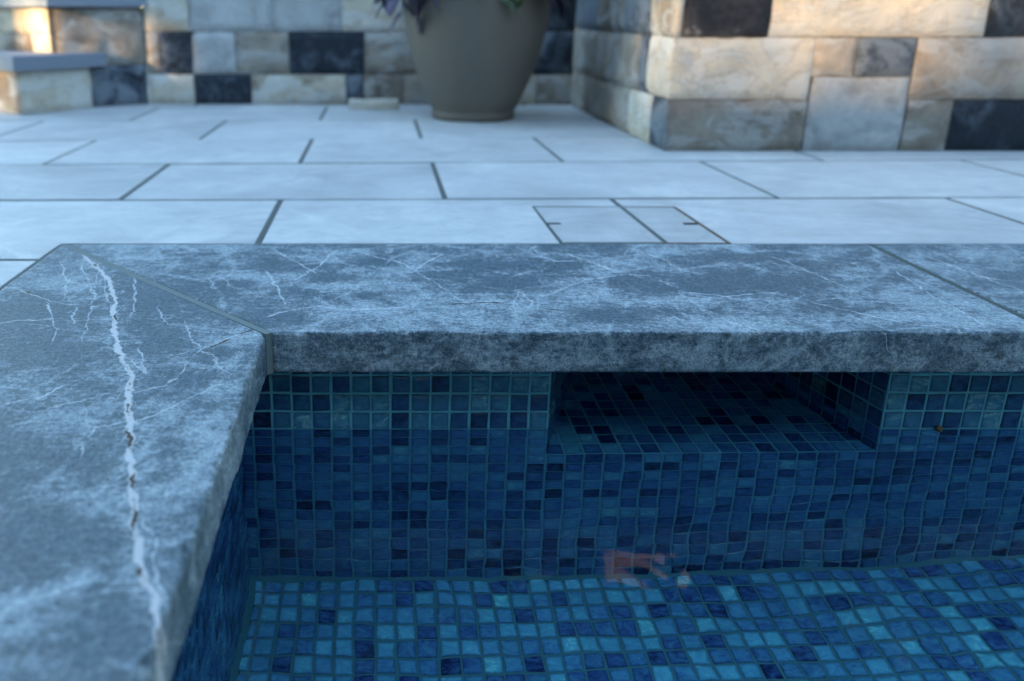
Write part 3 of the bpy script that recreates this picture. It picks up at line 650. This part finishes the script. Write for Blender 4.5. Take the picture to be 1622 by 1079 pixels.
# ------------------------------------------------------------------ garden steps on the left
C0 = gp(35, 183); CL = gp(0, 178); CR = gp(150, 170.5); SR = gp(237, 165)
d1 = (Vector((CR.x, CR.y)) - Vector((C0.x, C0.y))).normalized(); n1v = Vector((d1.y, -d1.x))       # right-hand side face of the bottom step
d2v = (Vector((CL.x, CL.y)) - Vector((C0.x, C0.y))).normalized(); n2v = Vector((-d2v.y, d2v.x)); n2v = n2v if n2v.y < 0 else -n2v
c0 = Vector((C0.x, C0.y))
steps = empty('garden_steps', (C0.x, C0.y, 0), 'stone garden steps at the left with bluestone treads and a patch of golden sunlight', 'steps')
Z1 = vp(35, 112, c0, n1v).z; TH1 = .047; Z1t = Z1 + TH1
def step_part(name, faces, core, z0, z1):
    V, Fc, MI, TN = [], [], [], []
    for (o, e, nrm, stones) in faces:
        for s in stones: stone_face(V, Fc, MI, TN, o, e, nrm, *s, KINDS)
    k = len(V); m_ = len(core)
    for z in (z0, z1):
        for p in core: V.append(np.array([p[0], p[1], z])); TN.append(.5)
    for i in range(m_): Fc.append((k + i, k + (i + 1) % m_, k + m_ + (i + 1) % m_, k + m_ + i)); MI.append(5)
    Fc.append(tuple(range(k + m_, k + 2 * m_))); MI.append(5)
    me = mesh(name, V, Fc, tuple(steps.location), MI, True, {'tone': TN})
    return link(name, me, steps, tuple(steps.location), [M[x] for x in KINDS])
L1 = (Vector((CR.x, CR.y)) - c0).length
r2 = Vector((-1.11, 3.275))                                  # right-hand foot of the second riser
ed = (c0 - d1 * 0)
core1 = [c0 + d1 * .008 + d2v * .008, c0 + d1 * (L1 - .004), c0 + d1 * (L1 + .35), c0 + d1 * (L1 + .35) + d2v * 1.6, c0 + d2v * 1.6 + d1 * .008]
core1 = [p - n1v * .008 for p in core1]
step_part('riser', [(c0, d1, n1v, [(0, L1, 0, Z1, 'cream')]), (c0, d2v, n2v, [(0, .22, 0, Z1, 'cream'), (.22, .5, 0, Z1, 'tan'), (.5, .9, 0, Z1, 'cream'), (.9, 1.5, 0, Z1, 'dark')])],
          [tuple(c0 + d2v * .02 + d1 * .02), tuple(c0 + d1 * L1 - n1v * .01), tuple(c0 + d1 * L1 + d2v * 1.5), tuple(c0 + d2v * 1.5 + d1 * .02)], -.02, Z1)
def slab(name, poly, z0, z1):
    b = bmesh.new(); prism(b, [tuple(p) for p in poly], z0, z1, .003, 2)
    return link(name, bm_mesh(b, name, tuple(steps.location)), steps, tuple(steps.location), [M['bluestone']])
ov = .026
q0 = c0 + n1v * ov + n2v * ov
slab('tread', [q0, c0 + d1 * (L1 + .05) + n1v * ov, c0 + d1 * (L1 + .05) - n1v * .2, c0 + d1 * .55 + d2v * 1.5, c0 + d2v * 1.5 + n2v * ov], Z1 + .0005, Z1t)
# cheek wall beside the steps (px 130..237), a little behind the bottom step's face
w0 = Vector((CR.x, CR.y)) - n1v * .012; w1 = Vector((SR.x, SR.y)); dw = (w1 - w0).normalized(); nw = Vector((dw.y, -dw.x)); w00 = w0 - dw * .10
Lw = (w1 - w00).length; ZW1 = vp(190, 103, w1, nw).z; ZW2 = vp(190, 11, w1, nw).z
step_part('cheek_wall', [(w00, dw, nw, [(.0, Lw, 0, ZW1, 'dark'), (.0, Lw, ZW1, ZW2, 'tan')])],
          [tuple(w00 - nw * .006), tuple(w1 - nw * .006), tuple(w1 - nw * .3), tuple(w00 - nw * .3 + d1 * .1)], -.02, ZW2)
ra = w00 - nw * .03
rb_dir = d2v; nr = n2v
Lr2 = 1.2
step_part('riser', [(ra, rb_dir, nr, [(0, .035, Z1t, ZW2, 'dark'), (.035, .16, Z1t, ZW2 - .09, 'cream'), (.035, .20, ZW2 - .09, ZW2, 'cream'), (.16, .36, Z1t, ZW2 - .09, 'tan'), (.20, .42, ZW2 - .09, ZW2, 'cream'), (.36, .7, Z1t, ZW2 - .09, 'cream'), (.42, .7, ZW2 - .09, ZW2, 'tan'), (.7, Lr2, Z1t, ZW2, 'cream')])],
          [tuple(ra - nr * .008), tuple(ra + rb_dir * Lr2 - nr * .008), tuple(ra + rb_dir * Lr2 - nr * .6), tuple(ra - nr * .6)], Z1t, ZW2)
slab('tread', [w00 + nw * .018 + nr * ov, w1 + nw * .018 + dw * .01, w1 - nw * .3 + dw * .01, w1 - nw * .4 + rb_dir * .8 , ra + rb_dir * Lr2 - nr * .5, ra + rb_dir * Lr2 + nr * ov, ra + nr * ov], ZW2 + .0005, ZW2 + .05)

# ------------------------------------------------------------------ loose stone in front of the back wall
a, b = gp(552, 174.5), gp(631, 175)
bmx = bmesh.new(); prism(bmx, rect(a.x, a.y, b.x, a.y + .10), 0.0005, .030, .004, 2); bmesh.ops.subdivide_edges(bmx, edges=bmx.edges, cuts=6, use_grid_fill=True)
tlx = bmx.verts.layers.float.new('tone')
for q in bmx.verts:
    if q.co.z > .004: q.co += Vector((mnoise.noise(q.co * 30), mnoise.noise(q.co * 31), mnoise.noise(q.co * 29))) * .004
    q[tlx] = .9
lo = ((a.x + b.x) / 2, a.y + .05, 0)
tag(link('stone_offcut', bm_mesh(bmx, 'stone_offcut', lo, True), None, lo, [M['cream']]), 'thin pale stone offcut lying at the foot of the back wall, left of the planter', 'stone')

# ------------------------------------------------------------------ planter and its plants
PC = Vector((0.304, 2.76, 0))
pot = empty('planter', tuple(PC), 'large round grey-brown clay planter with trailing purple foliage, in front of the back wall', 'planter')
def lathe(prof, seg=72):
    V, Fc = [], []; m_ = len(prof)
    for s in range(seg):
        a = 2 * math.pi * s / seg
        for r, z in prof: V.append((PC.x + r * math.cos(a), PC.y + r * math.sin(a), z))
    for s in range(seg):
        for j in range(m_ - 1):
            a = s * m_ + j; b = ((s + 1) % seg) * m_ + j; Fc.append((a, b, b + 1, a + 1))
    return V, Fc
outer = [(.001, 0), (.122, 0), (.131, .004), (.133, .014), (.1335, .022), (.130, .027), (.134, .032), (.142, .045), (.158, .08), (.176, .125), (.194, .175), (.209, .225), (.220, .275), (.2255, .315), (.2275, .345), (.2270, .365), (.2265, .372),
         (.231, .376), (.240, .381), (.243, .388), (.243, .402), (.238, .409), (.226, .411), (.214, .407), (.208, .395), (.208, .35), (.206, .31)]
V, Fc = lathe(outer); link('pot', mesh('pot', V, Fc, tuple(PC), smooth=True), pot, tuple(PC), [M['pot']])
V, Fc = lathe([(.0005, .385), (.08, .388), (.15, .38), (.2085, .37)], 48)
V = [(x, y, z + .012 * mnoise.noise(Vector((x * 30, y * 30, 0)))) for x, y, z in V]
link('soil', mesh('soil', V, Fc, tuple(PC), smooth=True), pot, tuple(PC), [M['soil']])
def leaf(V, Fc, base, d, up, L, wd, droop):
    d = d.normalized(); sidev = d.cross(up).normalized(); nn = 6; k = len(V); p = base.copy(); dd = d.copy()
    for i in range(nn + 1):
        t = i / nn; hw = wd * math.sin(math.pi * min(.98, .12 + .86 * t)) ** .8 * .5; fold = dd.cross(sidev).normalized() * hw * .35
        V.extend([tuple(p - sidev * hw - fold * -1), tuple(p), tuple(p + sidev * hw + fold)])
        dd = (dd + Vector((0, 0, -droop / nn))).normalized(); p = p + dd * (L / nn)
    for i in range(nn):
        a = k + 3 * i; Fc.append((a, a + 1, a + 4, a + 3)); Fc.append((a + 1, a + 2, a + 5, a + 4))
def trail(V, Fc, ang, reach, drop, leafL, leafW, nl):
    """a stem that rises over the rim and hangs down outside it, with leaves along it"""
    r0 = random.uniform(.08, .16); c, s = math.cos(ang), math.sin(ang); pts = []
    for i in range(14):
        t = i / 13; r = r0 + (.245 + reach - r0) * min(1, t * 1.7); z = .39 + .09 * math.sin(min(1, t * 1.7) * math.pi) * .9
        if t > .5: z = .415 - drop * ((t - .5) / .5) ** 1.2
        pts.append(Vector((PC.x + r * c + random.uniform(-.004, .004), PC.y + r * s + random.uniform(-.004, .004), z)))
    for a, b in zip(pts, pts[1:]):                            # stem
        k = len(V); d = (b - a).normalized(); s1 = d.cross(Vector((.3, .2, 1))).normalized() * .0022; s2 = d.cross(s1).normalized() * .0022
        for q in (a, b):
            for g_ in (s1, s2, -s1, -s2): V.append(tuple(q + g_))
        for j in range(4): Fc.append((k + j, k + (j + 1) % 4, k + 4 + (j + 1) % 4, k + 4 + j))
    for i in range(nl):
        t = i / nl * 12.9; a = pts[int(t)]; b = pts[int(t) + 1]; p = a.lerp(b, t % 1); d = (b - a).normalized()
        an = random.uniform(0, 6.28); out = Vector((math.cos(an), math.sin(an), random.uniform(-.2, .5)))
        leaf(V, Fc, p, d * .7 + out * .8, Vector((0, 0, 1)) if abs(d.z) < .9 else Vector((c, s, .2)), leafL * random.uniform(.7, 1.15), leafW * random.uniform(.8, 1.2), random.uniform(.5, 1.5))
V, Fc = [], []
for ang_deg, drop, reach in [(186, .05, .05), (200, .06, .04), (207, .11, .02), (214, .05, .05), (222, .12, .01), (231, .04, .02), (262, .0, .0), (305, .01, .0), (318, .03, .0), (332, .02, .0), (350, .05, .0), (40, .08, .0), (90, .1, .0), (140, .1, .0)]:
    trail(V, Fc, math.radians(ang_deg), reach, drop, .085, .024, 11)
link('purple_foliage', mesh('purple_foliage', V, Fc, tuple(PC), smooth=True), pot, tuple(PC), [M['purple']])
V, Fc = [], []
for i in range(26):
    a = random.uniform(0, 6.28); rr = .13 * math.sqrt(random.random()); b0 = Vector((PC.x + rr * math.cos(a), PC.y + rr * math.sin(a), .38))
    for j in range(9):
        an = random.uniform(0, 6.28); leaf(V, Fc, b0 + Vector((0, 0, .012 * j)), Vector((math.cos(an), math.sin(an), random.uniform(.3, 1.4))), Vector((0, 0, 1)), .07, .028, 1.0)
for ang_deg in (283, 290, 296): trail(V, Fc, math.radians(ang_deg), 0, .07, .05, .02, 8)
link('green_foliage', mesh('green_foliage', V, Fc, tuple(PC), smooth=True), pot, tuple(PC), [M['green']])

# ------------------------------------------------------------------ brick pillar added out of view, for a warm reflection in the water
bp = Vector((.87, 2.42, zD))
bmx = bmesh.new()
prism(bmx, rect(.70, 2.30, .93, 2.55), zD + .0005, 1.125); prism(bmx, rect(.705, 2.305, .925, 2.545), 1.1252, 1.14, .004)
tag(link('added_pillar', bm_mesh(bmx, 'added_pillar', tuple(bp)), None, tuple(bp), [M['brick']]), 'orange brick pillar added out of view on the stone wall, to give a warm reflection in the pool', 'pillar')

# ------------------------------------------------------------------ added, unseen tall hedge: shades the pool, its gaps shaped to sun chosen patches
lit = []
for i in range(14): lit.append((Vector((.70 + i * .095, YR, zB + .15)), .16))
lit.append((Vector((XR, YR + .1, zB + .06)), .10)); lit.append((Vector((XR + .02, YR + .04, zB - .04)), .08))
pr = vp(78, 40, ra, nr); lit.append((Vector(pr) + Vector((-.05, .05, 0)), .12)); lit.append((Vector(pr) + Vector((-.08, .08, .02)), .07)); lit.append((Vector(pr) + Vector((0, 0, .05)), .05)); lit.append((Vector(pr) + Vector((0, 0, -.05)), .05))
pl = vp(2, 150, c0, n2v); lit.append((Vector(pl), .06)); lit.append((Vector(pl) + Vector((-.06, .05, .03)), .06)); lit.append((Vector(pl) + Vector((-.02, .02, .12)), .03))
for i in range(5): lit.append((Vector((.86, 2.3, .8 + i * .14)), .2))
NL = 90000
hc = np.array([-3.1, -1.0, 0.]); pd = np.array([.625, -.78, 0.]); sd = np.array([.78, .625, 0.])
P = hc + rng.uniform(-4.2, 4.2, NL)[:, None] * pd + rng.uniform(-.35, .35, NL)[:, None] * sd; P[:, 2] = rng.uniform(0.0, 3.3, NL)
Sv = np.array(S); keep = np.ones(NL, bool); open_ = np.zeros(NL, bool)
for c, r in lit:
    dlt = np.array(c) - P; along = dlt @ Sv; perp = np.linalg.norm(dlt - along[:, None] * Sv, axis=1)
    keep &= perp > (r + .035 + rng.normal(0, .05, NL))
    if c.z > .9 or c.x < 0: open_ |= perp < r
keep |= (rng.random(NL) < np.where(open_, .0, .155))

P = P[keep]; n_ = len(P)
d1_ = rng.normal(0, 1, (n_, 3)); d1_ /= np.linalg.norm(d1_, axis=1)[:, None]; d2_ = np.cross(d1_, rng.normal(0, 1, (n_, 3))); d2_ /= np.linalg.norm(d2_, axis=1)[:, None]
V = np.stack([P - d1_ * .065, P - d2_ * .045, P + d1_ * .065, P + d2_ * .045], 1).reshape(-1, 3)
Fc = np.arange(n_ * 4).reshape(-1, 4)
hg = empty('added_hedge', tuple(hc), 'tall dense green hedge added left of the pool, behind the camera, to shade all but chosen patches', 'hedge')
link('foliage', mesh('foliage', V, Fc.tolist(), tuple(hc)), hg, tuple(hc), [M['hedge']])
bmx = bmesh.new()
for i in range(9):
    q = hc + pd * (-4 + i); bmesh.ops.create_cone(bmx, cap_ends=True, segments=8, radius1=.03, radius2=.012, depth=2.4, matrix=__import__('mathutils').Matrix.Translation(Vector((q[0], q[1], 1.17))))
link('stems', bm_mesh(bmx, 'stems', tuple(hc)), hg, tuple(hc), [M['soil']])

# ------------------------------------------------------------------ unseen trees, added beyond the walls to darken the mirror image in the water
def tree(x, y, h, r, label, n_leaf, cz=.60, ch=.36, ls=1.0, grp='added trees beyond the stone walls'):
    t = empty('added_tree', (x, y, -.03), label, 'tree', grp)
    b = bmesh.new(); pts = [Vector((x, y, -.03))]
    for i in range(6): pts.append(pts[-1] + Vector((random.uniform(-.08, .08), random.uniform(-.08, .08), h * .13)))
    def limb(p, q, r0, r1):
        d = (q - p); m4 = d.to_track_quat('Z', 'Y').to_matrix().to_4x4(); m4.translation = (p + q) / 2
        bmesh.ops.create_cone(b, cap_ends=True, segments=10, radius1=r0, radius2=r1, depth=d.length * 1.02, matrix=m4)
    for i in range(6): limb(pts[i], pts[i + 1], .13 * (1 - i * .12), .13 * (1 - (i + 1) * .12))
    for i in range(11):
        a = i * 2.4; p = pts[2 + i % 5]; limb(p, p + Vector((math.cos(a) * r * .7, math.sin(a) * r * .7, h * random.uniform(.12, .3))), .045, .012)
    link('trunk', bm_mesh(b, 'trunk', tuple(t.location)), t, tuple(t.location), [M['bark']])
    nc = 60; cc = rng.normal(0, 1, (nc, 3)); cc /= np.linalg.norm(cc, axis=1)[:, None]; cc *= rng.uniform(.35, 1, nc)[:, None] ** .5
    cc = cc * np.array([r, r, h * ch]) + np.array([x, y, h * cz])
    P = cc[rng.integers(0, nc, n_leaf)] + rng.normal(0, .26, (n_leaf, 3))
    u = rng.normal(0, 1, (n_leaf, 3)); u /= np.linalg.norm(u, axis=1)[:, None]; w_ = np.cross(u, rng.normal(0, 1, (n_leaf, 3))); w_ /= np.linalg.norm(w_, axis=1)[:, None]
    V = np.stack([P - u * .07 * ls, P - w_ * .04 * ls, P + u * .07 * ls, P + w_ * .04 * ls], 1).reshape(-1, 3)
    link('crown', mesh('crown', V, np.arange(n_leaf * 4).reshape(-1, 4).tolist(), tuple(t.location)), t, tuple(t.location), [M['dark_leaf']])
n = N('dark_tree_leaf'); n.out(n.ramp(n.rand(), [(0, (.008, .016, .006)), (1, (.022, .038, .012))]), .7); M['dark_leaf'] = n.m
M['bark'] = mat_simple('bark', (.06, .045, .035), .9, .4, 30, .01)
tree(-1.6, 5.6, 6.4, 1.7, 'added dark leafy tree beyond the garden steps, leftmost of the trees', 24000)
tree(1.0, 5.3, 6.2, 1.6, 'added dark leafy tree beyond the wall straight behind the planter', 24000)
tree(3.3, 5.2, 6.0, 1.8, 'added dark leafy tree beyond the projecting stone wall on the right', 24000)
tree(2.5, 6.4, 7.6, 2.0, 'added taller dark tree rising behind the gap between two others', 26000)
tree(-.2, 6.6, 7.4, 1.9, 'added tall dark tree behind, left of the one straight beyond the planter', 24000)
tree(4.7, 6.2, 7.4, 1.9, 'added tall dark tree behind, between the two rightmost trees', 24000)
tree(5.8, 4.4, 6.8, 1.8, 'added dark leafy tree at the far right, past the end of the wall', 14000)

# more unseen hedges, added to cut sky light from behind and the right
def hedge(x0, y0, x1, y1, h, n_, label):
    q0, q1 = np.array([x0, y0, 0.]), np.array([x1, y1, 0.]); c = (q0 + q1) / 2; d = q1 - q0; nn = np.array([-d[1], d[0], 0]) / np.linalg.norm(d)
    P = q0 + rng.uniform(0, 1, n_)[:, None] * d + rng.uniform(-.3, .3, n_)[:, None] * nn; P[:, 2] = rng.uniform(0, h, n_)
    u = rng.normal(0, 1, (n_, 3)); u /= np.linalg.norm(u, axis=1)[:, None]; w_ = np.cross(u, rng.normal(0, 1, (n_, 3))); w_ /= np.linalg.norm(w_, axis=1)[:, None]
    V = np.stack([P - u * .07, P - w_ * .05, P + u * .07, P + w_ * .05], 1).reshape(-1, 3)
    g = empty('added_hedge', tuple(c), label, 'hedge')
    link('foliage', mesh('foliage', V, np.arange(n_ * 4).reshape(-1, 4).tolist(), tuple(c)), g, tuple(c), [M['hedge']])
    b = bmesh.new()
    for i in range(8):
        q = q0 + d * (i + .5) / 8; bmesh.ops.create_cone(b, cap_ends=True, segments=8, radius1=.03, radius2=.012, depth=h * .8, matrix=__import__('mathutils').Matrix.Translation(Vector((q[0], q[1], h * .4 - .03))))
    link('stems', bm_mesh(b, 'stems', tuple(c)), g, tuple(c), [M['bark']])
hedge(-2.3, -3.6, 6.2, -3.6, 4.2, 24000, 'long dark hedge added behind the camera to cut the sky light')
hedge(4.3, -3.3, 4.9, 1.7, 3.6, 16000, 'dark hedge added out of frame along the right side of the pool to cut the sky light')
for i, o_ in enumerate((-6.2, -4.3, -2.4, -.5, 1.4, 3.3)):  # unseen far row, added to keep sun off the trees mirrored in the water
    tree(.4 - .78 * 9.5 + .625 * o_, 1.8 - .625 * 9.5 - .78 * o_, 11.0, 1.7, 'tall tree in the long row added far behind the hedge', 13000, .70, .27, 1.5, 'added tall trees behind the hedge')
